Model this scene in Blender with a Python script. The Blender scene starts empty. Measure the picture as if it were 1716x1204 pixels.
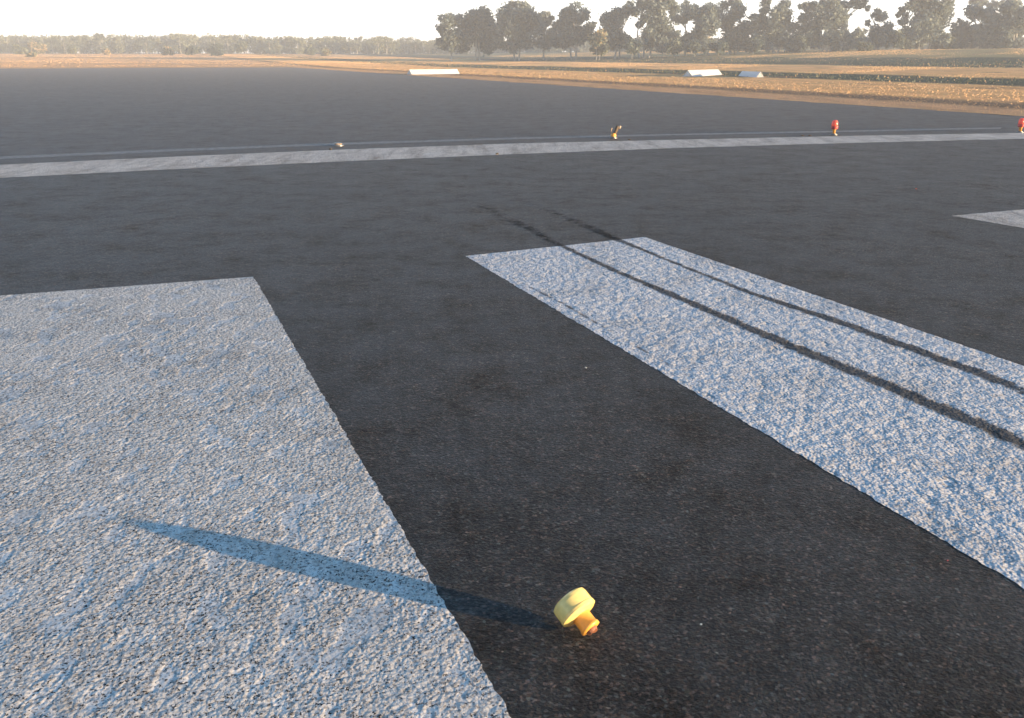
import bpy, bmesh, math, random
import numpy as np
from mathutils import Vector, Matrix

random.seed(7); np.random.seed(7)
scene = bpy.context.scene
col = scene.collection

# ------------------------------------------------------------------ camera
F_PX, W_PX, H_PX = 1450.0, 1716.0, 1204.0
PITCH = math.atan((602 - 94) / F_PX)
CAM_H = 1.5
cam_data = bpy.data.cameras.new("camera")
cam_data.sensor_width = 36.0
cam_data.lens = 36.0 * F_PX / W_PX
cam_data.clip_start = 0.05
cam_data.clip_end = 9000
cam = bpy.data.objects.new("camera", cam_data)
cam.location = (0, 0, CAM_H)
cam.rotation_euler = (math.pi / 2 - PITCH, 0, 0)
col.objects.link(cam)
scene.camera = cam

# ------------------------------------------------------------------ sky, sun, exposure
SUN_DIR = Vector((1.62, -0.64, 0.0)).normalized()      # towards the sun, on the ground
SUN_EL = math.radians(4.35)
world = bpy.data.worlds.new("World")
scene.world = world
world.use_nodes = True
wn, wl = world.node_tree.nodes, world.node_tree.links
bg = wn["Background"]
sky = wn.new("ShaderNodeTexSky")
sky.sky_type = 'NISHITA'
sky.sun_disc = False
sky.sun_elevation = SUN_EL
sky.sun_rotation = math.atan2(SUN_DIR.x, SUN_DIR.y)
sky.air_density = 1.0
sky.dust_density = 0.6
sky.ozone_density = 3.0
# pale haze low over the horizon, part of the sky itself
geo = wn.new("ShaderNodeTexCoord")
sepz = wn.new("ShaderNodeSeparateXYZ"); wl.new(geo.outputs["Generated"], sepz.inputs[0])
hz = wn.new("ShaderNodeMapRange"); hz.interpolation_type = 'SMOOTHSTEP'
wl.new(sepz.outputs["Z"], hz.inputs[0])
hz.inputs[1].default_value = -0.02; hz.inputs[2].default_value = 0.22
hz.inputs[3].default_value = 1.0; hz.inputs[4].default_value = 0.0
tint = wn.new("ShaderNodeMix"); tint.data_type = 'RGBA'; tint.blend_type = 'MULTIPLY'
tint.inputs[0].default_value = 1.0
wl.new(sky.outputs[0], tint.inputs[6]); tint.inputs[7].default_value = (.63, 1.06, 1.26, 1)
hmix = wn.new("ShaderNodeMix"); hmix.data_type = 'RGBA'; hmix.blend_type = 'MIX'
wl.new(hz.outputs[0], hmix.inputs[0]); wl.new(tint.outputs[2], hmix.inputs[6])
hmix.inputs[7].default_value = (5.0, 4.95, 4.75, 1)
wl.new(hmix.outputs[2], bg.inputs[0])
bg.inputs[1].default_value = 0.114

sun_data = bpy.data.lights.new("sun", 'SUN')
sun_data.energy = 5.0
sun_data.angle = math.radians(0.5)
sun_data.color = (1.0, 0.73, 0.44)
sun = bpy.data.objects.new("sun", sun_data)
sd = Vector((SUN_DIR.x * math.cos(SUN_EL), SUN_DIR.y * math.cos(SUN_EL), math.sin(SUN_EL)))
sun.rotation_euler = (-sd).to_track_quat('-Z', 'Y').to_euler()
sun.location = (30, -20, 20)
col.objects.link(sun)

scene.view_settings.view_transform = 'Standard'
scene.view_settings.look = 'None'
scene.view_settings.exposure = 2.08
scene.view_settings.gamma = 1.0
scene.view_settings.use_curve_mapping = False

# ------------------------------------------------------------------ helpers
CP, SP = math.cos(PITCH), math.sin(PITCH)
def ray(px, py):
    x = (px - W_PX / 2) / F_PX; y = (py - H_PX / 2) / F_PX
    return Vector((x, CP - SP * y, -SP - CP * y))
def at(px, py, z=0.0):
    """the place on the level ground seen at this spot of the photograph"""
    r = ray(px, py); t = (z - CAM_H) / r.z
    return Vector((r.x * t, r.y * t, z))
def far(px, py, Y):
    r = ray(px, py); t = Y / r.y
    return Vector((r.x * t, Y, CAM_H + r.z * t))

AX = -0.403                                            # heading of the runway
A = Vector((math.sin(AX), math.cos(AX), 0))            # along the runway
C = Vector((math.cos(AX), -math.sin(AX), 0))           # across it, to the right
def uv(X, Y): return X * C.x + Y * C.y, X * A.x + Y * A.y
def xy(u, v): return Vector((u * C.x + v * A.x, u * C.y + v * A.y, 0))
def terrain(X, Y):
    u, v = uv(np.asarray(X, float), np.asarray(Y, float))
    D = np.hypot(X, Y)
    z1 = np.interp(u, [40, 75, 97, 119, 134, 200], [0, .5, 1.25, 2.1, 2.6, 3.2]) * np.clip((v + 60) / 40, 0, 1)
    z2 = np.interp(D, [128, 200, 350, 600], [0, .5, 2.1, 3.0])
    return np.maximum(z1, z2)
def hit(px, py):
    r = ray(px, py)
    for Y in np.arange(5, 700, 0.25):
        t = Y / r.y
        if CAM_H + r.z * t <= float(terrain(r.x * t, Y)):
            return Vector((r.x * t, Y, float(terrain(r.x * t, Y))))
    return Vector((r.x * t, Y, 0))

def tag(o, label=None, cat=None, group=None, kind=None):
    if label: o["label"] = label
    if cat: o["category"] = cat
    if group: o["group"] = group
    if kind: o["kind"] = kind
    return o
def empty(name, loc, rot=(0, 0, 0)):
    o = bpy.data.objects.new(name, None)
    o.empty_display_size = 0.1
    o.location = loc; o.rotation_euler = rot
    col.objects.link(o)
    return o
def link(name, me, mat, parent=None, smooth=False):
    o = bpy.data.objects.new(name, me)
    for m in (mat if isinstance(mat, (list, tuple)) else [mat]):
        me.materials.append(m)
    col.objects.link(o)
    if parent is not None: o.parent = parent
    if smooth:
        me.polygons.foreach_set("use_smooth", [True] * len(me.polygons))
    return o
def obj(name, bm, mat, parent=None, smooth=False):
    me = bpy.data.meshes.new(name)
    bmesh.ops.recalc_face_normals(bm, faces=bm.faces[:])
    bm.to_mesh(me); bm.free()
    return link(name, me, mat, parent, smooth)
def raw(name, verts, faces, mat, parent=None, smooth=False, mats=None):
    me = bpy.data.meshes.new(name)
    me.from_pydata([tuple(v) for v in verts], [], [tuple(f) for f in faces])
    o = link(name, me, mat, parent, smooth)
    if mats is not None: me.polygons.foreach_set("material_index", mats)
    me.update()
    return o
def quads(name, P, mat, parent=None, mats=None):
    """P: (n,4,3) array of loose quads in one mesh"""
    n = len(P)
    me = bpy.data.meshes.new(name)
    me.vertices.add(n * 4); me.vertices.foreach_set("co", P.reshape(-1).astype(np.float32))
    me.loops.add(n * 4); me.loops.foreach_set("vertex_index", np.arange(n * 4, dtype=np.int32))
    me.polygons.add(n)
    me.polygons.foreach_set("loop_start", np.arange(0, n * 4, 4, dtype=np.int32))
    me.polygons.foreach_set("loop_total", np.full(n, 4, np.int32))
    o = link(name, me, mat, parent)
    if mats is not None: me.polygons.foreach_set("material_index", mats.astype(np.int32))
    me.update(calc_edges=True); me.validate()
    return o
def lathe(bm, prof, n=24, jit=0.0):
    rings = []
    for r, z in prof:
        rings.append([bm.verts.new((r * math.cos(2 * math.pi * i / n), r * math.sin(2 * math.pi * i / n),
                                    z + random.uniform(-jit, jit))) for i in range(n)])
    for a, b in zip(rings, rings[1:]):
        for i in range(n):
            bm.faces.new((a[i], a[(i + 1) % n], b[(i + 1) % n], b[i]))
    bm.faces.new(rings[0][::-1]); bm.faces.new(rings[-1])
    return bm
def tube(verts, faces, pts, rads, n=6):
    base = None
    for k, (p, r) in enumerate(zip(pts, rads)):
        d = (pts[min(k + 1, len(pts) - 1)] - pts[max(k - 1, 0)]).normalized()
        a = d.orthogonal().normalized(); b = d.cross(a)
        start = len(verts)
        for i in range(n):
            t = 2 * math.pi * i / n
            verts.append(p + a * (r * math.cos(t)) + b * (r * math.sin(t)))
        if base is not None:
            for i in range(n):
                faces.append((base + i, base + (i + 1) % n, start + (i + 1) % n, start + i))
        base = start

# ------------------------------------------------------------------ materials
class NT:
    def __init__(self, name):
        self.m = bpy.data.materials.new(name); self.m.use_nodes = True
        self.t = self.m.node_tree; self.n = self.t.nodes; self.l = self.t.links
        self.bsdf = self.n["Principled BSDF"]; self.out = self.n["Material Output"]
        self.pos = self.n.new("ShaderNodeNewGeometry").outputs["Position"]
    def _in(self, sock, v):
        if v is None: return
        if isinstance(v, bpy.types.NodeSocket): self.l.new(v, sock)
        else: sock.default_value = v
    def noise(self, scale, detail=3, rough=.55, vec=None, dist=0.0):
        n = self.n.new("ShaderNodeTexNoise")
        n.inputs["Scale"].default_value = scale; n.inputs["Detail"].default_value = detail
        n.inputs["Roughness"].default_value = rough; n.inputs["Distortion"].default_value = dist
        self.l.new(vec if vec is not None else self.pos, n.inputs["Vector"])
        return n.outputs["Fac"]
    def voro(self, scale, vec=None, feat='F1', out="Distance", rnd=1.0):
        n = self.n.new("ShaderNodeTexVoronoi"); n.feature = feat
        n.inputs["Scale"].default_value = scale; n.inputs["Randomness"].default_value = rnd
        self.l.new(vec if vec is not None else self.pos, n.inputs["Vector"])
        return n.outputs[out]
    def scaled(self, s, rot=0.0):
        n = self.n.new("ShaderNodeMapping"); n.inputs["Scale"].default_value = s
        n.inputs["Rotation"].default_value = (0, 0, rot)
        self.l.new(self.pos, n.inputs["Vector"]); return n.outputs[0]
    def math(self, op, a, b=None, c=None, clamp=False):
        n = self.n.new("ShaderNodeMath"); n.operation = op; n.use_clamp = clamp
        for i, v in enumerate((a, b, c)): self._in(n.inputs[i], v)
        return n.outputs[0]
    def ramp(self, fac, stops, mode='LINEAR'):
        n = self.n.new("ShaderNodeValToRGB"); cr = n.color_ramp; cr.interpolation = mode
        while len(cr.elements) < len(stops): cr.elements.new(0.5)
        for e, (p, c) in zip(cr.elements, stops):
            e.position = p; e.color = (*c, 1) if len(c) == 3 else c
        self._in(n.inputs[0], fac); return n.outputs[0]
    def mix(self, fac, a, b, mode='MIX'):
        n = self.n.new("ShaderNodeMix"); n.data_type = 'RGBA'; n.blend_type = mode
        self._in(n.inputs[0], fac)
        for i, v in ((6, a), (7, b)):
            if isinstance(v, tuple) and len(v) == 3: v = (*v, 1)
            self._in(n.inputs[i], v)
        return n.outputs[2]
    def step(self, v, lo, hi):
        n = self.n.new("ShaderNodeMapRange"); n.interpolation_type = 'SMOOTHSTEP'
        self._in(n.inputs[0], v)
        n.inputs[1].default_value = lo; n.inputs[2].default_value = hi
        return n.outputs[0]
    def bump(self, h, dist, strength=1.0):
        n = self.n.new("ShaderNodeBump"); n.inputs["Strength"].default_value = strength
        n.inputs["Distance"].default_value = dist
        self.l.new(h, n.inputs["Height"]); self.l.new(n.outputs[0], self.bsdf.inputs["Normal"])
        return n.outputs[0]
    def set(self, colr=None, rough=None, spec=None, **kw):
        b = self.bsdf
        if isinstance(colr, tuple) and len(colr) == 3: colr = (*colr, 1)
        self._in(b.inputs["Base Color"], colr); self._in(b.inputs["Roughness"], rough)
        self._in(b.inputs["Specular IOR Level"], spec)
        for k, v in kw.items(): self._in(b.inputs[k.replace("_", " ")], v)
        return self

def chip_height(t, fine=.55, mid=1.0, low=1.3, clot=0.0):
    """sprayed-seal stones: rounded chips about a centimetre across, sunk unevenly"""
    v = t.voro(88, feat='F1')
    v2 = t.voro(41, feat='F1')
    stones = t.math('ADD', t.math('MULTIPLY', v, -1.5 * fine), t.math('MULTIPLY', v2, -.9 * mid))
    clump = t.noise(70, 4, .75)
    wide = t.noise(8, 3, .6)
    h = t.math('ADD', stones, t.math('MULTIPLY', clump, .8 * mid))
    h = t.math('ADD', h, t.math('MULTIPLY', wide, low))
    if clot: h = t.math('ADD', h, t.math('MULTIPLY', t.noise(18, 2, .55), clot))
    return h, clump

def mat_seal():
    t = NT("bitumen_seal")
    h = t.math('ADD', t.noise(115, 3, .8), t.math('MULTIPLY', t.voro(88), -.35))
    h = t.math('ADD', h, t.math('MULTIPLY', t.noise(30, 4, .8), 1.0))
    h = t.math('ADD', h, t.math('MULTIPLY', t.noise(7, 3, .6), .9))
    tone = t.voro(120, out="Color", feat='F1')
    sep = t.n.new("ShaderNodeSeparateColor"); t.l.new(tone, sep.inputs[0])
    c = t.ramp(sep.outputs[0], [(0, (.0058, .0058, .0055)), (.45, (.0108, .0100, .0090)), (.72, (.026, .0205, .0155)),
                                (.93, (.052, .043, .037)), (1, (.085, .075, .066))])
    tealish = t.ramp(sep.outputs[1], [(.0, (.75, 1.05, 1.1)), (.5, (1, 1, 1)), (1, (1.25, .95, .85))])
    c = t.mix(1.0, c, tealish, 'MULTIPLY')
    soft = t.ramp(t.noise(34, 5, .75), [(.32, (.35, .38, .40)), (.5, (1, 1, 1)), (.66, (2.0, 1.8, 1.6))])
    c = t.mix(1.0, c, soft, 'MULTIPLY')
    big = t.ramp(t.noise(.45, 5, .65), [(.3, (.62, .63, .64)), (.7, (1.45, 1.42, 1.38))])
    c = t.mix(1.0, c, big, 'MULTIPLY')
    c = t.mix(1.0, c, t.ramp(t.noise(9, 7, .85), [(.30, (.5, .5, .5)), (.5, (1, 1, 1)), (.7, (1.75, 1.65, 1.55))]), 'MULTIPLY')
    t.bump(h, .006)
    sp = t.math('MULTIPLY', t.step(t.noise(2.2, 8, .85), .30, .70), .27)
    t.set(c, .58, sp, Sheen_Weight=.065, Sheen_Roughness=.5, Sheen_Tint=(.92, .86, .80, 1))
    return t.m

def mat_paint(name, cover, dist, fine, mid, low, flat, cell, tone=(1, 1, 1), streaky=False, clot=0.0):
    """thick white marking paint over the same stones: in patches the stones stand proud,
    in others they are filled or rolled flat; worn pits show bitumen"""
    t = NT(name)
    h, clump = chip_height(t, fine, mid, low, clot)
    aniso = t.scaled((1, .62, 1), math.radians(35))
    patch = t.math('ADD', t.math('MULTIPLY', t.noise(cell, 3, .6, aniso), .62), t.math('MULTIPLY', t.noise(cell * .22, 3, .6), .38))
    proud = t.step(patch, flat - .035, flat + .045)
    h = t.math('MULTIPLY', h, t.math('ADD', t.math('MULTIPLY', proud, .93), .07))
    pit = t.noise(110, 2, .7)
    area = t.noise(1.7, 4, .7)
    lim = t.math('ADD', t.math('MULTIPLY', area, .20), cover)
    keep = t.step(t.math('SUBTRACT', pit, lim), -.02, .03)
    dirt = t.ramp(t.noise(2.2, 6, .7), [(.25, (.56, .53, .49)), (.5, (.80, .78, .75)), (.8, (.88, .87, .84))])
    if streaky:
        sv = t.scaled((1.6, .3, 1), AX + math.pi / 2)
        dirt = t.mix(1.0, dirt, t.ramp(t.noise(2.4, 6, .75, sv), [(.32, (.55, .52, .50)), (.55, (1, 1, 1))]), 'MULTIPLY')
    gs = t.n.new("ShaderNodeSeparateColor"); t.l.new(t.voro(135, out="Color"), gs.inputs[0])
    grain = t.ramp(gs.outputs[0], [(.0, (.45, .43, .41)), (.22, (.74, .72, .69)), (.55, (.96, .94, .91)), (1, (1.05, 1.03, .99))])
    c = t.mix(1.0, dirt, grain, 'MULTIPLY')
    c = t.mix(1.0, c, tone, 'MULTIPLY')
    c = t.mix(keep, (.030, .028, .026), c)
    t.bump(h, dist)
    t.set(c, .80, .12)
    return t.m

def mat_tyre():
    t = NT("tyre_rubber_stain")
    h, clump = chip_height(t)
    t.bump(h, .008)
    t.set((.006, .006, .0065), .75, .08)
    uvn = t.n.new("ShaderNodeAttribute"); uvn.attribute_name = "fade"
    a = t.math('SUBTRACT', t.math('MULTIPLY', uvn.outputs["Fac"], 1.9), t.math('MULTIPLY', t.noise(45, 3, .7), 1.25))
    a = t.math('SUBTRACT', t.math('MULTIPLY', a, 1.3), t.math('MULTIPLY', t.step(t.noise(9, 4, .75), .35, .65), .65))
    a = t.math('MINIMUM', t.math('MAXIMUM', a, 0.0), .60)
    t._in(t.bsdf.inputs["Alpha"], a)
    return t.m

def mat_ground(bands):
    t = NT("dry_grass_ground")
    dot = t.n.new("ShaderNodeVectorMath"); dot.operation = 'DOT_PRODUCT'
    t.l.new(t.pos, dot.inputs[0]); dot.inputs[1].default_value = C
    u = dot.outputs["Value"]
    stretch = t.scaled((1.0, .18, 1), AX)
    wob = t.math('MULTIPLY', t.math('SUBTRACT', t.noise(.10, 4, .6, stretch), .5), 4.0)
    u2 = t.math('DIVIDE', t.math('ADD', u, wob), 200.0)
    c = t.ramp(u2, bands)
    v = t.noise(.9, 5, .65, stretch)
    c = t.mix(1.0, c, t.ramp(v, [(.25, (.72, .70, .66)), (.7, (1.18, 1.15, 1.1))]), 'MULTIPLY')
    c = t.mix(t.step(t.noise(.28, 4, .6), .56, .72), c, (.30, .17, .09))
    t.bump(t.math('ADD', t.noise(9, 4, .7), t.noise(2.2, 3, .6, stretch)), .16)
    t.set(c, .95, .1)
    return t.m

def mat_leaf(name, c1, c2, trans=.25):
    t = NT(name)
    oi = t.n.new("ShaderNodeObjectInfo")
    c = t.mix(t.noise(.55, 3, .6), c1, c2)
    t.set(c, .6, .25)
    tr = t.n.new("ShaderNodeBsdfTranslucent"); t.l.new(c, tr.inputs[0])
    ms = t.n.new("ShaderNodeMixShader"); ms.inputs[0].default_value = trans
    t.l.new(t.bsdf.outputs[0], ms.inputs[1]); t.l.new(tr.outputs[0], ms.inputs[2])
    t.l.new(ms.outputs[0], t.out.inputs[0])
    return t.m

def mat_plain(name, c, rough=.5, spec=.4, var=.12, scale=20, bump=0.0, **kw):
    t = NT(name)
    n = t.noise(scale, 3, .6)
    cc = t.mix(1.0, c, t.ramp(n, [(.3, (1 - var,) * 3), (.7, (1 + var,) * 3)]), 'MULTIPLY')
    t.set(cc, rough, spec, **kw)
    if bump: t.bump(n, bump)
    return t.m
def mat_lens(name, c, trans=.45, rough=.15):
    t = NT(name)
    n = t.noise(60, 2, .6)
    cc = t.mix(1.0, c, t.ramp(n, [(.3, (.9,) * 3), (.7, (1.05,) * 3)]), 'MULTIPLY')
    t.set(cc, rough, .5)
    tr = t.n.new("ShaderNodeBsdfTranslucent"); t.l.new(cc, tr.inputs[0])
    ms = t.n.new("ShaderNodeMixShader"); ms.inputs[0].default_value = trans
    t.l.new(t.bsdf.outputs[0], ms.inputs[1]); t.l.new(tr.outputs[0], ms.inputs[2])
    t.l.new(ms.outputs[0], t.out.inputs[0])
    return t.m

M_seal = mat_seal()
M_paint_grey = mat_paint("worn_white_paint", .285, .012, .5, 1.25, 1.9, .46, 10, (.90, .855, .80))
M_paint_clean = mat_paint("thick_white_paint", .15, .012, .30, .45, 2.2, .36, 9, (.84, .83, .83), clot=3.2)
M_paint_line = mat_paint("line_white_paint", .24, .016, .5, 1.0, 3.2, .40, 9, (.90, .84, .77), True)
M_paint_old = mat_plain("faded_line_paint", (.28, .25, .215), .9, .04, .3, 12, .01)
M_tyre = mat_tyre()
M_bark = mat_plain("pale_gum_bark", (.34, .31, .27), .8, .2, .35, 3)
M_leaf = [mat_leaf("gum_leaves_dark", (.105, .135, .130), (.155, .185, .165), .35),
          mat_leaf("gum_leaves_mid", (.15, .18, .162), (.225, .25, .215), .35),
          mat_leaf("gum_leaves_pale", (.18, .20, .17), (.25, .255, .205), .3)]
M_scrub = [mat_leaf("scrub_leaves_olive", (.125, .145, .095), (.185, .19, .12), .35),
           mat_leaf("scrub_leaves_dark", (.065, .09, .08), (.10, .125, .10), .35),
           mat_leaf("scrub_leaves_dry", (.42, .30, .15), (.52, .37, .19), .35)]
M_straw = [mat_leaf("dry_grass_gold", (.84, .49, .22), (.90, .57, .28), .5),
           mat_leaf("dry_grass_brown", (.72, .42, .20), (.80, .50, .25), .5),
           mat_leaf("grass_green", (.10, .115, .075), (.16, .165, .095), .3)]
M_marker = mat_plain("marker_white_paint", (.82, .82, .80), .45, .4, .05, 6)
M_red = mat_lens("red_glass", (.88, .22, .14))
M_redbody = mat_plain("red_paint", (.55, .07, .06), .4, .5, .15)
M_tip = mat_plain("charred_orange_plastic", (.30, .12, .06), .6, .3, .2)
M_tan = mat_plain("dusty_plastic", (.42, .31, .22), .7, .3, .2)
M_steel = mat_plain("galvanised_metal", (.20, .20, .195), .45, .5, .2, Metallic=.6)
M_orange = mat_lens("orange_plastic", (.88, .45, .08), .25, .4)
M_amber = mat_lens("yellow_glass", (.98, .76, .26), .22, .12)
M_clear = mat_lens("clear_glass", (.80, .80, .74), .5, .1)
M_black = mat_plain("dark_grimy_metal", (.11, .075, .045), .6, .4)

# ------------------------------------------------------------------ ground and runway
g_edge = at(1416, 176); U_EDGE = uv(g_edge.x, g_edge.y)[0]
g_end = at(470, 112.5); V_END = uv(g_end.x, g_end.y)[1]
bu = lambda py: uv(*hit(1416, py)[:2])[0]
GOLD, TAN, GREEN, OLIVE, BROWN = (.82, .46, .20), (.60, .36, .20), (.075, .088, .06), (.32, .25, .115), (.20, .145, .10)
bl = [(bu(170), TAN), (bu(165), TAN), (bu(163), BROWN), (bu(158), BROWN), (bu(155), GOLD), (bu(136), GOLD), (bu(134.5), GREEN),
      (bu(125.5), GREEN), (bu(124), GOLD), (bu(111), GOLD), (bu(110), GREEN), (bu(97.5), GREEN), (bu(96), OLIVE), (bu(90), OLIVE)]
print("bands u", [round(b[0], 1) for b in bl], "edge", U_EDGE, V_END)
M_ground = mat_ground([(min(u / 200, .999), c) for u, c in bl])

xs = np.concatenate([-np.geomspace(4000, 260, 14), np.arange(-250, 330, 8.0), np.geomspace(340, 4000, 14)])
ys = np.concatenate([-np.geomspace(3000, 60, 10), np.arange(-50, 420, 8.0), np.geomspace(430, 6000, 16)])
gx, gy = np.meshgrid(xs, ys)
gz = terrain(gx, gy) + np.where(terrain(gx, gy) > .15, np.random.uniform(-.06, .06, gx.shape), 0)
nv, nu = gx.shape
verts = np.stack([gx, gy, gz], -1).reshape(-1, 3)
faces = [(j * nu + i, j * nu + i + 1, (j + 1) * nu + i + 1, (j + 1) * nu + i) for j in range(nv - 1) for i in range(nu - 1)]
tag(raw("ground", verts, faces, M_ground, smooth=True), kind="structure")

def outline(pts, z, jit, stepm):
    out = []
    for a, b in zip(pts, pts[1:] + pts[:1]):
        n = max(1, min(700, int((b - a).length / stepm)))
        d = (b - a); nrm = Vector((-d.y, d.x, 0)).normalized()
        w = 0
        for k in range(n):
            w = w * .25 + random.uniform(-jit, jit) if k else 0
            p = a + d * (k / n) + nrm * w
            out.append((p.x, p.y, z))
    return out
def sheet(name, pts, z, mat, jit=.004, stepm=.02):
    o = outline(pts, z, jit, stepm)
    bm = bmesh.new()
    f = bm.faces.new([bm.verts.new(p) for p in o])
    bmesh.ops.triangulate(bm, faces=[f])
    r = obj(name, bm, mat)
    if r.data.polygons and r.data.polygons[0].normal.z < 0: r.data.flip_normals()
    return r

# runway: right edge and far end run a little ragged into the grass
tag(sheet("runway", [xy(-90, -160), xy(U_EDGE, -160), xy(U_EDGE, V_END), xy(-90, V_END)], .012, M_seal, .12, .35), kind="structure")

def poly(*px): return [at(*p) for p in px]
def ext(a, b, d): return b + (b - a).normalized() * d
# three painted stripes of the runway threshold
a, b, c_ = at(425, 467), at(0, 499), at(852, 1200)
tag(sheet("threshold_stripe", [a, ext(a, b, .3), ext(a, c_, 3) + (b - a) * 1.16, ext(a, c_, 3)], .0131, M_paint_grey, .0045), kind="structure")
a, b, c_, d = at(780, 432), at(1080, 400), at(1716, 618), at(1716, 993)
tag(sheet("threshold_stripe", [a, b, ext(b, c_, 6), ext(a, d, 6)], .0131, M_paint_clean, .005), kind="structure")
a, b, c_, d = at(1594, 364), at(1594, 363), at(1716, 353), at(1716, 385)
tag(sheet("threshold_stripe", [a, ext(b, c_, .4), ext(a, d, 9) + (c_ - b) * .9, ext(a, d, 9)], .0131, M_paint_line, .006), kind="structure")
# white threshold bar and the thin faded line beyond it
top = [(-120, 286), (0, 278), (300, 264), (580, 252), (860, 242), (1140, 235.5), (1430, 229), (1716, 224), (2000, 220)]
bot = [(-120, 309), (0, 300), (300, 285), (580, 272), (860, 260), (1140, 249.5), (1430, 241), (1716, 234), (2000, 228)]
tag(sheet("threshold_bar", [at(*p) for p in top] + [at(*p) for p in bot[::-1]], .0131, M_paint_line, .012, .05), kind="structure")
top = [(-120, 271), (0, 264), (300, 251), (580, 240.5), (860, 232), (1116, 226), (1400, 220.5), (1605, 216), (1678, 215)]
bot = [(-120, 276), (0, 268.5), (300, 255), (580, 244), (860, 235), (1116, 228.5), (1400, 223), (1605, 218.5), (1678, 217)]
tag(sheet("faded_edge_line", [at(*p) for p in top] + [at(*p) for p in bot[::-1]], .0131, M_paint_old, .015, .05), kind="structure")

def streak(pts, label):
    """a rubber streak: centre line px, py, half-width in metres, strength"""
    V, Fc, fade = [], [], []
    P = [(at(x, y), w, s) for x, y, w, s in pts]
    fine = []
    for (p, w, s), (q, w2, s2) in zip(P, P[1:]):
        n = max(2, int((q - p).length / .06))
        for k in range(n):
            t = k / n; fine.append((p.lerp(q, t), w + (w2 - w) * t, s + (s2 - s) * t))
    fine.append(P[-1])
    for i, (p, w, s) in enumerate(fine):
        d = (fine[min(i + 1, len(fine) - 1)][0] - fine[max(i - 1, 0)][0]).normalized()
        n = Vector((-d.y, d.x, 0))
        for k, f in ((-1.6, 0), (-.3, .95), (0, 1), (.3, .95), (1.6, 0)):
            q = p + n * (w * .82 * k * random.uniform(.92, 1.08)); V.append((q.x, q.y, .0140)); fade.append(s * f)
        if i:
            for k in range(4):
                b0 = (i - 1) * 5 + k; Fc.append((b0, b0 + 1, b0 + 6, b0 + 5))
    o = raw("tyre_mark", V, Fc, M_tyre)
    at_ = o.data.attributes.new("fade", 'FLOAT', 'POINT'); at_.data.foreach_set("value", fade)
    if o.data.polygons[0].normal.z < 0: o.data.flip_normals()
    return tag(o, kind="structure")
streak([(735, 318, .14, .1), (800, 345, .16, .47), (881, 383, .15, .60), (927, 408, .09, .62), (948, 418, .05, .85), (1035, 459, .05, .8), (1116, 493, .06, .9), (1256, 554, .065, .95),
        (1396, 613, .075, 1), (1605, 701, .08, .95), (1716, 750, .08, .85), (1900, 830, .08, .8)], "")
streak([(790, 305, .14, .1), (890, 343, .16, .44), (967, 375, .15, .58), (1012, 394, .11, .66), (1048, 410, .06, .8), (1116, 438, .045, .75), (1256, 494, .05, .85), (1396, 540, .065, .95),
        (1500, 578, .07, 1), (1650, 633, .075, .9), (1716, 660, .075, .8), (1900, 735, .075, .8)], "")
streak([(800, 438, .02, .3), (846, 463, .022, .55), (948, 515, .024, .6), (1058, 580, .024, .55), (1250, 690, .022, .35)], "")
streak([(232, 570, .015, .2), (238, 592, .016, .55), (239, 615, .018, .5), (240, 630, .012, .2), (246, 760, .02, .3), (250, 850, .02, .2)], "")

# ------------------------------------------------------------------ trees
def leaf_quads(cx, cy, cz, rx, ry, rz, n, size, droop=.5):
    """n small leaf sprays filling one clump, denser to its outside"""
    d = np.random.normal(size=(n, 3)); d /= np.linalg.norm(d, axis=1)[:, None]
    rr = np.random.uniform(.25, 1.0, (n, 1)) ** .6 * (1 + .22 * np.random.normal(size=(n, 1)))
    p = d * rr * np.array([rx, ry, rz]) + np.array([cx, cy, cz])
    a = np.random.normal(size=(n, 3)); a[:, 2] -= droop; a /= np.linalg.norm(a, axis=1)[:, None]
    b = np.cross(a, np.random.normal(size=(n, 3))); b /= np.linalg.norm(b, axis=1)[:, None]
    s = size * np.random.uniform(.5, 1.4, (n, 1))
    a = a * s; b = b * s * np.random.uniform(.35, .7, (n, 1))
    return np.stack([p - a * .9, p - b * .8 + a * .1, p + a, p + b], 1)

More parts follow.
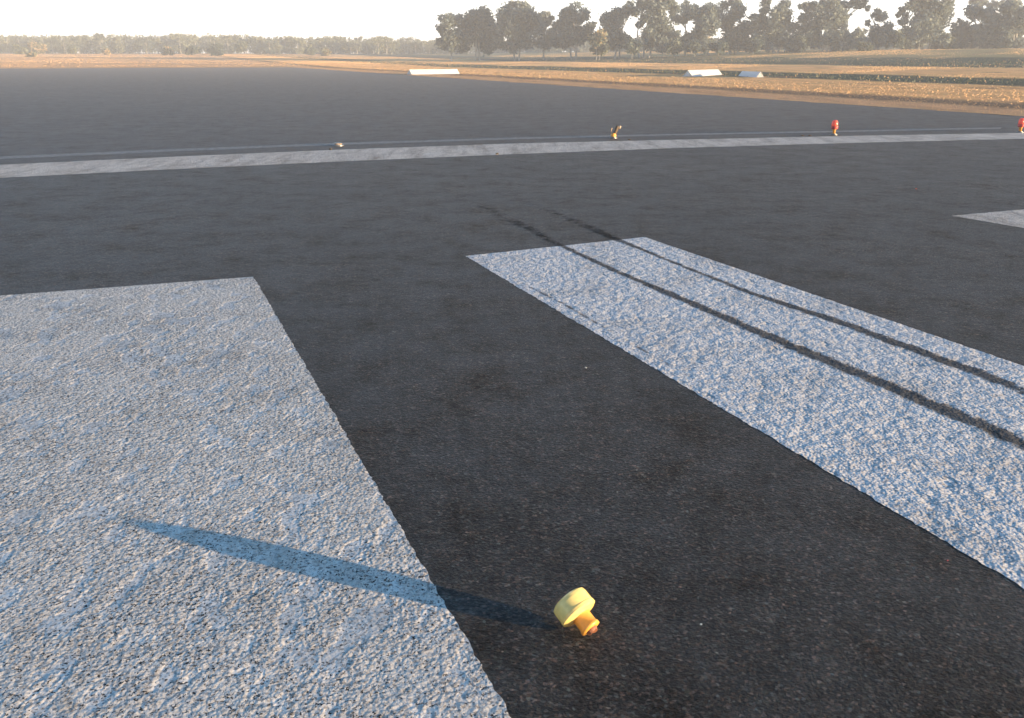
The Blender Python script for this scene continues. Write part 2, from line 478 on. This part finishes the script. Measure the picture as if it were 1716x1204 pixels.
def tree(name, label, blobs, Y, base_px, tone, group, cat="tree", size=.34, dens=2.6, trunk_r=.16, stems=1, depth=.85):
    m_px = Y / (F_PX * CP)          # metres per photograph pixel at this distance
    bx = far(base_px, 85, Y).x
    base = Vector((bx, Y, float(terrain(bx, Y)) - .1))
    root = empty(name, base)
    tag(root, label, cat, group)
    Q, mats, tv, tf = [], [], [], []
    cen = []
    if cat == "tree":                       # low regrowth round the foot
        lo, hi = min(b[0] - b[2] * .6 for b in blobs), max(b[0] + b[2] * .6 for b in blobs)
        blobs = list(blobs) + [(random.uniform(lo, hi), random.uniform(62, 80), random.uniform(5, 9)) for _ in range(int((hi - lo) / 9) + 1)]
    for (px, py, r) in blobs:
        p = far(px, py, Y) - base
        R = r * m_px * 1.36
        p.y = random.uniform(-1, 1) * R * depth
        cen.append((p, R))
        sub = max(4, int(r / 1.6))
        for _ in range(sub):
            o = Vector((random.uniform(-.6, .6), random.uniform(-.6, .6), random.uniform(-.55, .6))) * R
            q = p + o; rs = R * random.uniform(.4, .8)
            n = int(dens * 30 * (rs / .8) ** 1.6) + 10
            k = leaf_quads(q.x, q.y, q.z, rs, rs, rs * .8, n, size)
            Q.append(k)
            mats.append(np.random.choice(len(tone), n, p=[.6, .4] if len(tone) == 2 else None))
    lowest = sorted(cen, key=lambda c: c[0].z)
    for s in range(stems):
        off = (s - (stems - 1) / 2) * .9
        top = lowest[-1 - s % len(lowest)][0].copy()
        b0 = Vector((off, random.uniform(-.3, .3), 0))
        mid = Vector((off * 1.3 + top.x * .25 + random.uniform(-.3, .3), 0, top.z * .45))
        tube(tv, tf, [b0, b0.lerp(mid, .5) + Vector((random.uniform(-.12, .12), 0, 0)), mid, mid.lerp(top, .55), top],
             [trunk_r * 1.25, trunk_r, trunk_r * .8, trunk_r * .5, trunk_r * .2])
        for (p, R) in cen:
            if random.random() < .8 / stems + .2:
                t = max(.25, min(.95, p.z / max(top.z, .1) - .25))
                st = mid.lerp(top, (t - .45) / .55) if t > .45 else b0.lerp(mid, t / .45)
                tube(tv, tf, [st, st.lerp(p, .5) + Vector((0, 0, -.15 * R)), p + Vector((0, 0, .2 * R))],
                     [trunk_r * .5, trunk_r * .35, trunk_r * .12], 5)
    raw("trunk", tv, tf, M_bark, root, True)
    quads("crown", np.concatenate(Q), [M_leaf[i] if cat == "tree" else M_scrub[i] for i in tone], root, np.concatenate(mats))
    return root

G = "gum trees standing along the far side of the airfield"
TREES = [
 ("rounded grey-green gum forming the left end of the tall tree row", [(750,36,10),(746,50,9),(762,40,9),(756,62,11),(768,58,9)], 190, 757, (0,1), 1),
 ("low broad gum with a flat grey crown, second from the left end of the row", [(795,30,12),(812,24,8),(786,42,13),(812,42,13),(797,58,14),(780,60,10),(825,55,10)], 192, 800, (0,1), 2),
 ("tall gum with a peaked crown rising above its low neighbours at the row's left", [(859,13,7),(870,20,12),(850,27,11),(885,24,11),(895,33,9),(860,40,14),(885,44,11),(842,44,11),(868,60,14)], 188, 866, (0,1), 2),
 ("thin pale gum with an open crown just right of the peaked gum", [(912,30,7),(906,42,9),(922,36,6),(910,56,9),(925,52,6)], 196, 911, (1,2), 1),
 ("small gum standing apart, left of the wide gap of sky in the row", [(945,22,7),(958,25,11),(975,28,8),(985,44,9),(937,42,8),(962,42,12),(955,58,12),(978,58,9)], 186, 961, (0,1), 2),
 ("leaning gum with a stepped crown, on the right side of the wide sky gap", [(1022,32,9),(1035,27,9),(1014,38,6),(1045,21,9),(1060,16,9),(1030,43,10),(1020,58,11),(1036,70,11),(1018,74,9)], 180, 1034, (0,1), 2),
 ("tall wide grey gum cut off by the picture top, a sky opening at its left", [(1078,5,9),(1090,12,10),(1101,20,11),(1115,14,11),(1127,16,8),(1085,34,10),(1108,38,11),(1090,54,11),(1112,58,12),(1098,68,12),(1072,40,6)], 176, 1080, (0,1), 3),
 ("slim pale gum with a ragged top and sky on both sides of its stem", [(1148,9,7),(1152,20,8),(1137,27,8),(1161,17,6),(1148,31,7),(1140,72,7),(1156,64,6)], 184, 1148, (1,2), 1),
 ("dense dark gum with a blue-green domed crown on a clear trunk", [(1170,27,9),(1185,30,13),(1190,14,9),(1195,42,11),(1174,44,10),(1198,24,11),(1184,58,7),(1180,72,9)], 178, 1186, (0,0), 1),
 ("tall grey gum left of a notch of sky, foliage reaching down to the ground", [(1219,8,8),(1236,6,8),(1229,24,11),(1241,16,7),(1224,44,11),(1240,54,11),(1228,68,13),(1212,72,9)], 182, 1228, (0,1), 2),
 ("broad two-topped gum with a notch of sky between its tops", [(1285,8,6),(1276,24,8),(1310,14,9),(1318,8,7),(1300,30,13),(1276,44,11),(1296,54,13),(1319,34,8),(1265,30,6),(1318,58,11),(1280,70,10)], 177, 1296, (0,1), 3),
 ("largest gum mid-row, with a long branch reaching right at the top", [(1345,14,6),(1357,10,8),(1375,8,10),(1395,10,11),(1410,14,8),(1381,28,13),(1401,34,11),(1352,30,8),(1364,46,13),(1390,54,13),(1348,64,10),(1405,60,10),(1430,6,8),(1442,10,5),(1451,4,4)], 175, 1384, (1,0), 3),
 ("small dull gum at the foot of the sky gap right of the largest gum", [(1430,62,9),(1416,49,5),(1441,57,6),(1422,72,9),(1440,72,7)], 190, 1430, (1,2), 1),
 ("thin straggly gum with scattered tufts, standing before open sky", [(1468,24,6),(1475,32,5),(1486,28,6),(1456,38,4),(1456,14,3),(1475,48,9),(1490,48,6),(1466,60,9),(1480,68,9)], 181, 1473, (1,0), 1),
 ("very big round-topped gum with a dark lower crown cut off by the picture top", [(1525,8,9),(1550,3,12),(1575,10,11),(1585,22,10),(1515,22,7),(1545,25,15),(1510,40,6),(1570,38,12),(1530,54,12),(1555,58,12),(1574,64,8),(1541,44,14)], 172, 1546, (0,0,1), 3),
 ("low dark gum tucked between the big round gum and the spreading gum", [(1605,45,9),(1615,42,8),(1600,58,8),(1622,58,10),(1612,70,9)], 176, 1611, (0,0), 2),
 ("spreading gum with a wide grey crown, second from the right end of the row", [(1625,20,8),(1640,25,9),(1656,26,9),(1660,40,13),(1645,58,13),(1666,64,12),(1634,44,9)], 174, 1650, (0,1), 2),
 ("tall gum behind the spreading gum, showing only a flat blue-green top", [(1630,5,5),(1646,4,7),(1666,6,7),(1684,4,6),(1655,10,4)], 215, 1657, (0,0), 1),
 ("tall gum at the right end of the row, partly out of the picture", [(1690,18,9),(1705,12,11),(1711,30,13),(1696,40,11),(1685,54,9),(1713,52,10),(1728,30,14)], 170, 1698, (0,1), 2),
]
for lab, bl_, Y, bp, tone, st in TREES:
    tree("gum_tree", lab, bl_, Y, bp, tone, G, stems=st)

GS = "dark shrubs under the gum trees"
for i, (px, py, r, t, lab) in enumerate([
  (1060, 78, 8, (1,1), "low dark shrub under the leaning gum by the wide sky gap"),
  (1130, 77, 8, (1,0), "shrub between the wide grey gum and the slim pale gum"),
  (1165, 78, 7, (1,1), "small shrub at the foot of the dark domed gum"),
  (1205, 78, 8, (1,1), "shrub between the domed gum and the notch of sky"),
  (1262, 76, 9, (1,1), "wide shrub at the left foot of the two-topped gum"),
  (1335, 73, 10, (1,1), "big round shrub between the two-topped gum and the largest gum"),
  (1450, 75, 7, (0,1), "olive shrub left of the thin straggly gum"),
  (1500, 65, 10, (1,1), "dark domed shrub leaning on the left of the big round gum"),
  (1590, 74, 8, (0,1), "olive shrub at the right foot of the big round gum"),
  (1682, 76, 8, (1,1), "dark shrub under the gum at the right end of the row"),
  (1000, 62, 9, (0,2), "pale olive shrub standing in the wide gap of sky"),
  (1005, 78, 9, (0,1), "olive shrub below the wide gap of sky")]):
    tree("shrub", lab, [(px, py, r), (px - r * .8, py + 2, r * .7), (px + r * .8, py + 3, r * .7), (px, min(84, py + r * .9), r * .7)], 168 + (i % 3) * 2, px, t, GS, "shrub", trunk_r=.05)

# far wood on the left: a mass of low crowns
m_px = 350 / (F_PX * CP)
Q, mats = [], []
tv, tf = [], []
x = -60
while x < 1790:
    Y = random.uniform(335, 420) if x < 1000 else random.uniform(270, 330)
    topy = np.interp(x, [-60, 0, 40, 150, 330, 480, 600, 740, 1010, 1790], [54, 58, 62, 57, 58, 61, 64, 66, 68, 66]) + random.uniform(-2.5, 5)
    p = far(x, topy, Y); zb = float(terrain(p.x, Y))
    hgt = max(3, p.z - zb)
    R = random.uniform(1.6, 3.2)
    tube(tv, tf, [Vector((p.x, Y, zb - .2)), Vector((p.x + random.uniform(-.3, .3), Y, zb + hgt * .5)), Vector((p.x, Y, zb + hgt * .85))], [.2, .14, .05], 5)
    tone = random.choice([0, 0, 1, 1, 0])
    for _ in range(13):
        q = (p.x + random.uniform(-1, 1) * R, Y + random.uniform(-1, 1) * R, zb + hgt * random.uniform(.1, .92))
        rs = R * random.uniform(.4, .75)
        k = leaf_quads(*q, rs, rs, rs * .75, 45, .42); Q.append(k); mats.append(np.full(45, tone))
    x += random.uniform(3, 6)
wood = quads("far_wood", np.concatenate(Q), M_scrub, None, np.concatenate(mats))
tag(wood, "long low olive wood far beyond the runway and behind the gum trees", "woodland", kind="stuff")
raw("trunk", tv, tf, M_bark, wood, True)

GB = "scattered bushes in the dry grass before the far wood"
for px, py, r, Y, t, lab in [
  (52, 94, 5, 240, (0,2), "small brownish bush alone in the golden grass at the far left"),
  (35, 84, 7, 300, (0,1), "olive bush at the far left edge before the wood"),
  (62, 80, 8, 310, (0,2), "pale olive bush right of the far left edge bush"),
  (120, 82, 6, 300, (0,1), "olive bush before the wood, left of a golden gap"),
  (178, 86, 4, 290, (2,0), "dry yellowish bush in the middle of the left grass"),
  (282, 86, 5, 290, (0,2), "olive bush just left of the pair of dark bushes"),
  (323, 86, 7, 285, (1,0), "left one of the pair of dark green bushes before the wood"),
  (362, 84, 8, 285, (1,1), "right and darkest one of the pair of dark bushes before the wood"),
  (405, 80, 6, 310, (1,0), "grey-green bush right of the dark pair"),
  (520, 84, 6, 300, (0,1), "grey-green bush before the wood, left of the last golden strip"),
  (545, 88, 5, 290, (0,2), "pale low bush at the right end of the wood's golden edge")]:
    tree("bush", lab, [(px, py, r), (px - r * .7, py + 2, r * .7), (px + r * .7, py + 1, r * .7)], Y, px, t, GB, "bush", size=.38, trunk_r=.06)

# ------------------------------------------------------------------ dry grass
def grass(name, label, n, urange, vrange, hgt, wid, tones, dens_fn=None):
    u = np.random.uniform(*urange, n); v = np.random.uniform(*vrange, n)
    X = u * C.x + v * A.x; Y = u * C.y + v * A.y
    ok = (Y > 8) & (np.abs(X) < Y * .72 + 4)
    ok &= ~((u < U_EDGE + .15) & (v < V_END + .2))
    if dens_fn is not None: ok &= np.random.uniform(size=n) < dens_fn(u, v)
    X, Y, u, v = X[ok], Y[ok], u[ok], v[ok]
    z = terrain(X, Y) - .02
    n = len(X)
    h = hgt * np.random.uniform(.4, 1.3, n); w = wid * np.random.uniform(.6, 1.4, n)
    th = np.random.uniform(0, math.pi, n); lx = np.random.normal(0, .3, n) * h; ly = np.random.normal(0, .3, n) * h
    dx, dy = np.cos(th) * w, np.sin(th) * w
    P = np.stack([np.stack([X - dx, Y - dy, z], -1), np.stack([X + dx, Y + dy, z], -1),
                  np.stack([X + lx + dx * .35, Y + ly + dy * .35, z + h], -1), np.stack([X + lx - dx * .35, Y + ly - dy * .35, z + h * .92], -1)], 1)
    o = quads(name, P, M_straw, None, np.random.choice(3, n, p=tones))
    return tag(o, label, "grass", kind="stuff")
bandu = [b[0] for b in bl]
def gold_only(u, v):
    return np.where(((u > bandu[6] - 1) & (u < bandu[7] + 1)) | ((u > bandu[10] - 1) & (u < bandu[11])) | ((u > bandu[1]) & (u < bandu[3])), .012, 1.0)
grass("dry_grass", "golden dry grass beside and beyond the runway", 240000, (U_EDGE + 5, 135), (-40, 260), .055, .04, [.75, .22, .03], gold_only)
grass("dry_grass_margin", "short tan grass along the right edge of the runway", 70000, (U_EDGE, U_EDGE + 9), (-12, V_END), .03, .014, [.45, .52, .03])
grass("far_dry_grass", "golden grass beyond the end of the runway", 140000, (-190, U_EDGE + 30), (V_END, V_END + 220), .08, .05, [.8, .18, .02])
grass("green_grass", "dull green grass in the drains alongside the runway", 60000, (bandu[6] - .5, bandu[11] + 2), (-60, 220), .09, .05, [.02, .08, .9],
      lambda u, v: 1.0 - np.where(gold_only(u, v) < .5, 0, 1))

# ------------------------------------------------------------------ gable markers
def gable(label, p0, p1, w=.85, h=.5):
    """white tent-shaped strip marker from p0 to p1"""
    d = (p1 - p0); L = d.length; ang = math.atan2(d.y, d.x)
    root = empty("gable_marker", (p0 + p1) / 2, (0, 0, ang))
    tag(root, label, "marker", "white gable markers beside the runway")
    x = L / 2
    for s in (-1, 1):
        bm = bmesh.new()
        v = [bm.verts.new(c) for c in ((-x, s * w / 2, .02), (x, s * w / 2, .02), (x, 0.004 * s, h), (-x, .004 * s, h))]
        f = bm.faces.new(v); bmesh.ops.solidify(bm, geom=[f], thickness=.012)
        obj("roof_panel", bm, M_marker, root)
    for s in (-1, 1):
        bm = bmesh.new()
        v = [bm.verts.new(c) for c in ((s * (x - .03), -w / 2 + .05, .02), (s * (x - .03), w / 2 - .05, .02), (s * (x - .03), 0, h - .05))]
        f = bm.faces.new(v); bmesh.ops.solidify(bm, geom=[f], thickness=.01)
        obj("end_panel", bm, M_marker, root)
    return root
p = at(1152, 129); q = at(1203, 127)
gable("sunlit white gable marker, the left of the two standing close together in the grass", p, q, .85, .48)
p = at(1240, 130.5); q = at(1275, 132)
gable("gable marker showing its shaded grey-blue slope and a white end", at(1243, 129), at(1274, 131.2), .6, .42)
gable("white gable marker at the runway edge, farthest left of the white markers", at(686, 125.6), at(766, 124.4), .8, .42)

# ------------------------------------------------------------------ runway lights
def light_base(root, broken=False):
    bm = lathe(bmesh.new(), [(.075, 0), (.075, .012), (.05, .018), (.05, .03)], 20)
    obj("base_plate", bm, M_steel, root)
def runway_light(label, px, py, rz):
    p = at(px, py, .012)
    root = empty("runway_light", p, (0, 0, rz))
    tag(root, label, "runway light", "intact red runway lights")
    light_base(root)
    obj("stem", lathe(bmesh.new(), [(.028, .03), (.028, .09), (.036, .095), (.036, .11)], 16), M_orange, root, True)
    obj("body", lathe(bmesh.new(), [(.05, .11), (.066, .125), (.066, .16)], 20), M_redbody, root, True)
    obj("lens", lathe(bmesh.new(), [(.058, .16), (.060, .20), (.056, .25), (.045, .275), (.02, .288)], 20), M_red, root, True)
    obj("collar", lathe(bmesh.new(), [(.068, .155), (.071, .16), (.071, .168), (.062, .17)], 20), M_redbody, root)
    return root
runway_light("intact red runway light, the left of the two beyond the white bar", 1397, 226.5, .3)
runway_light("intact red runway light at the right edge of the picture", 1709, 222.5, 1.4)

# the broken light on the right: orange stump, pale shard, black leaning piece
p = at(1028, 232, .012)
root = empty("broken_runway_light", p); tag(root, "broken runway light with an orange stump and a dark piece leaning right", "runway light", "damaged runway lights")
light_base(root)
obj("stump", lathe(bmesh.new(), [(.05, .03), (.052, .06), (.045, .085), (.03, .09)], 14, .008), M_orange, root)
bm = bmesh.new()
sh = [(-.045, .0, .07), (-.01, .01, .07), (-.02, .012, .17), (-.035, .0, .20), (-.05, -.004, .15)]
f = bm.faces.new([bm.verts.new(c) for c in sh]); bmesh.ops.solidify(bm, geom=[f], thickness=.012)
obj("glass_shard", bm, M_tan, root)
tv, tf = [], []
tube(tv, tf, [Vector((.015, 0, .07)), Vector((.045, 0, .15)), Vector((.075, .01, .225))], [.028, .034, .038], 8)
obj_ = raw("leaning_housing", tv, tf, M_black, root, True)
bm = lathe(bmesh.new(), [(.018, 0), (.026, .015), (.02, .05), (.008, .06)], 12)
bmesh.ops.transform(bm, matrix=Matrix.Translation((.10, 0, .18)) @ Matrix.Rotation(.5, 4, 'Y'), verts=bm.verts[:])
obj("lens_remnant", bm, M_tan, root, True)

# the broken light on the left: only a flattened base
p = at(567, 244.5, .012)
root = empty("broken_runway_light", p); tag(root, "flattened runway light, only a pale broken base left on the faded line", "runway light", "damaged runway lights")
obj("base_plate", lathe(bmesh.new(), [(.10, 0), (.10, .012), (.06, .02)], 18), M_steel, root)
bm = lathe(bmesh.new(), [(.04, .02), (.045, .034), (.03, .04)], 12, .008)
bmesh.ops.transform(bm, matrix=Matrix.Diagonal((1.6, 1, 1, 1)), verts=bm.verts[:])
obj("stump", bm, M_tan, root)
bm = bmesh.new()
f = bm.faces.new([bm.verts.new(c) for c in ((-.10, -.03, .040), (.02, -.05, .046), (.06, .02, .055), (-.06, .04, .05))])
bmesh.ops.solidify(bm, geom=[f], thickness=.012)
obj("glass_shard", bm, M_clear, root)

# ------------------------------------------------------------------ the lamp head lying in front
def debris():
    Rr, rs = .060, .029
    g = at(968, 1052, .02)
    root = empty("runway_light_debris", g)
    tag(root, "broken yellow lamp head lying on its side on the black bitumen in front", "lamp debris")
    phi, tilt = math.radians(42), math.radians(28)
    ax = Vector((math.sin(phi) * math.cos(tilt), -math.cos(phi) * math.cos(tilt), -math.sin(tilt)))
    rot = ax.to_track_quat('Z', 'Y').to_matrix().to_4x4()
    # local: cap centre at origin, stem along +Z
    lift = Rr * math.cos(tilt) + .002
    mtx = Matrix.Scale(.90, 4) @ Matrix.Translation((0, 0, lift)) @ rot
    def part(name, prof, mat, n=32, jit=0, sm=True):
        bm = lathe(bmesh.new(), prof, n, jit)
        bmesh.ops.transform(bm, matrix=mtx, verts=bm.verts[:])
        return obj(name, bm, mat, root, sm)
    part("lens", [(.030, -.054), (.050, -.052), (.058, -.046), (Rr, -.036), (Rr, -.004)], M_amber, 72, sm=False)
    part("rim", [(Rr - .002, -.005), (Rr + .0015, -.003), (Rr + .001, .006), (Rr - .008, .011), (.030, .015)], M_amber, 72, sm=False)
    part("stem", [(.034, .010), (.030, .016), (rs, .022), (rs, .050), (rs + .003, .053), (rs + .003, .062), (.020, .064)], M_orange)
    part("broken_tip", [(.019, .062), (.018, .068), (.014, .074)], M_tip, 14, .004, False)
    return root
debris()

# ------------------------------------------------------------------ small fragments
def frag(label, px, py, s, mat, cat, group, h=.5):
    p = at(px, py, .016)
    bm = bmesh.new()
    bmesh.ops.create_icosphere(bm, subdivisions=1, radius=s)
    for v in bm.verts:
        v.co = Vector((v.co.x * random.uniform(.7, 1.4), v.co.y * random.uniform(.5, 1.1), v.co.z * h * random.uniform(.6, 1.2)))
    for v in bm.verts: v.co.z += s * h * .6
    o = obj("glass_fragment" if "glass" in cat else "stone", bm, mat)
    o.location = p; o.rotation_euler = (0, 0, random.uniform(0, 3))
    return tag(o, label, cat, group)
gf = "broken bits lying on the runway"
frag("tiny white glass bit on the bitumen beside the left edge of the streaked stripe", 982, 617, .007, M_clear, "glass bit", gf)
frag("tiny white glass bit on the bitumen right of the yellow lamp head", 1175, 1047, .004, M_clear, "glass bit", gf)
frag("small red glass bit near the lower edge of the streaked stripe", 1588, 940, .0035, M_redbody, "glass bit", gf)
frag("small pinkish glass bit on the bitumen above the streaked stripe at right", 1535, 317, .012, M_red, "glass bit", gf)
frag("dark stone on the white bar right of the broken orange light", 1054, 234.5, .035, M_black, "stone", gf)
frag("dark stone beyond the white bar just left of the intact red light", 1357, 228, .035, M_black, "stone", gf)
frag("flat dark stone, left of the pair beside the intact red light", 1345, 228, .04, M_black, "stone", gf, .35)
frag("dark stone at the near edge of the white bar, between the two broken lights", 833, 259, .03, M_black, "stone", gf)
frag("dark lump standing in for the cast shadow left of the flattened light", 554, 251, .035, M_black, "stone", gf)  # no real stone: dark lump in place of the broken light's cast shadow

# ------------------------------------------------------------------ haze over the airfield
def haze_box():
    x0, x1, y0, y1, z0, z1 = -4100, 4100, -3100, 6100, -1.0, 24.0
    bm = bmesh.new()
    bmesh.ops.create_cube(bm, size=1.0)
    for v in bm.verts:
        v.co = Vector((x0 if v.co.x < 0 else x1, y0 if v.co.y < 0 else y1, z0 if v.co.z < 0 else z1))
    m = bpy.data.materials.new("haze_air"); m.use_nodes = True
    nt = m.node_tree; nt.nodes.remove(nt.nodes["Principled BSDF"])
    v = nt.nodes.new("ShaderNodeVolumePrincipled")
    v.inputs["Color"].default_value = (.93, .95, .97, 1)
    v.inputs["Density"].default_value = 0.0013
    nt.links.new(v.outputs[0], nt.nodes["Material Output"].inputs["Volume"])
    tag(obj("haze", bm, m), kind="stuff")
haze_box()
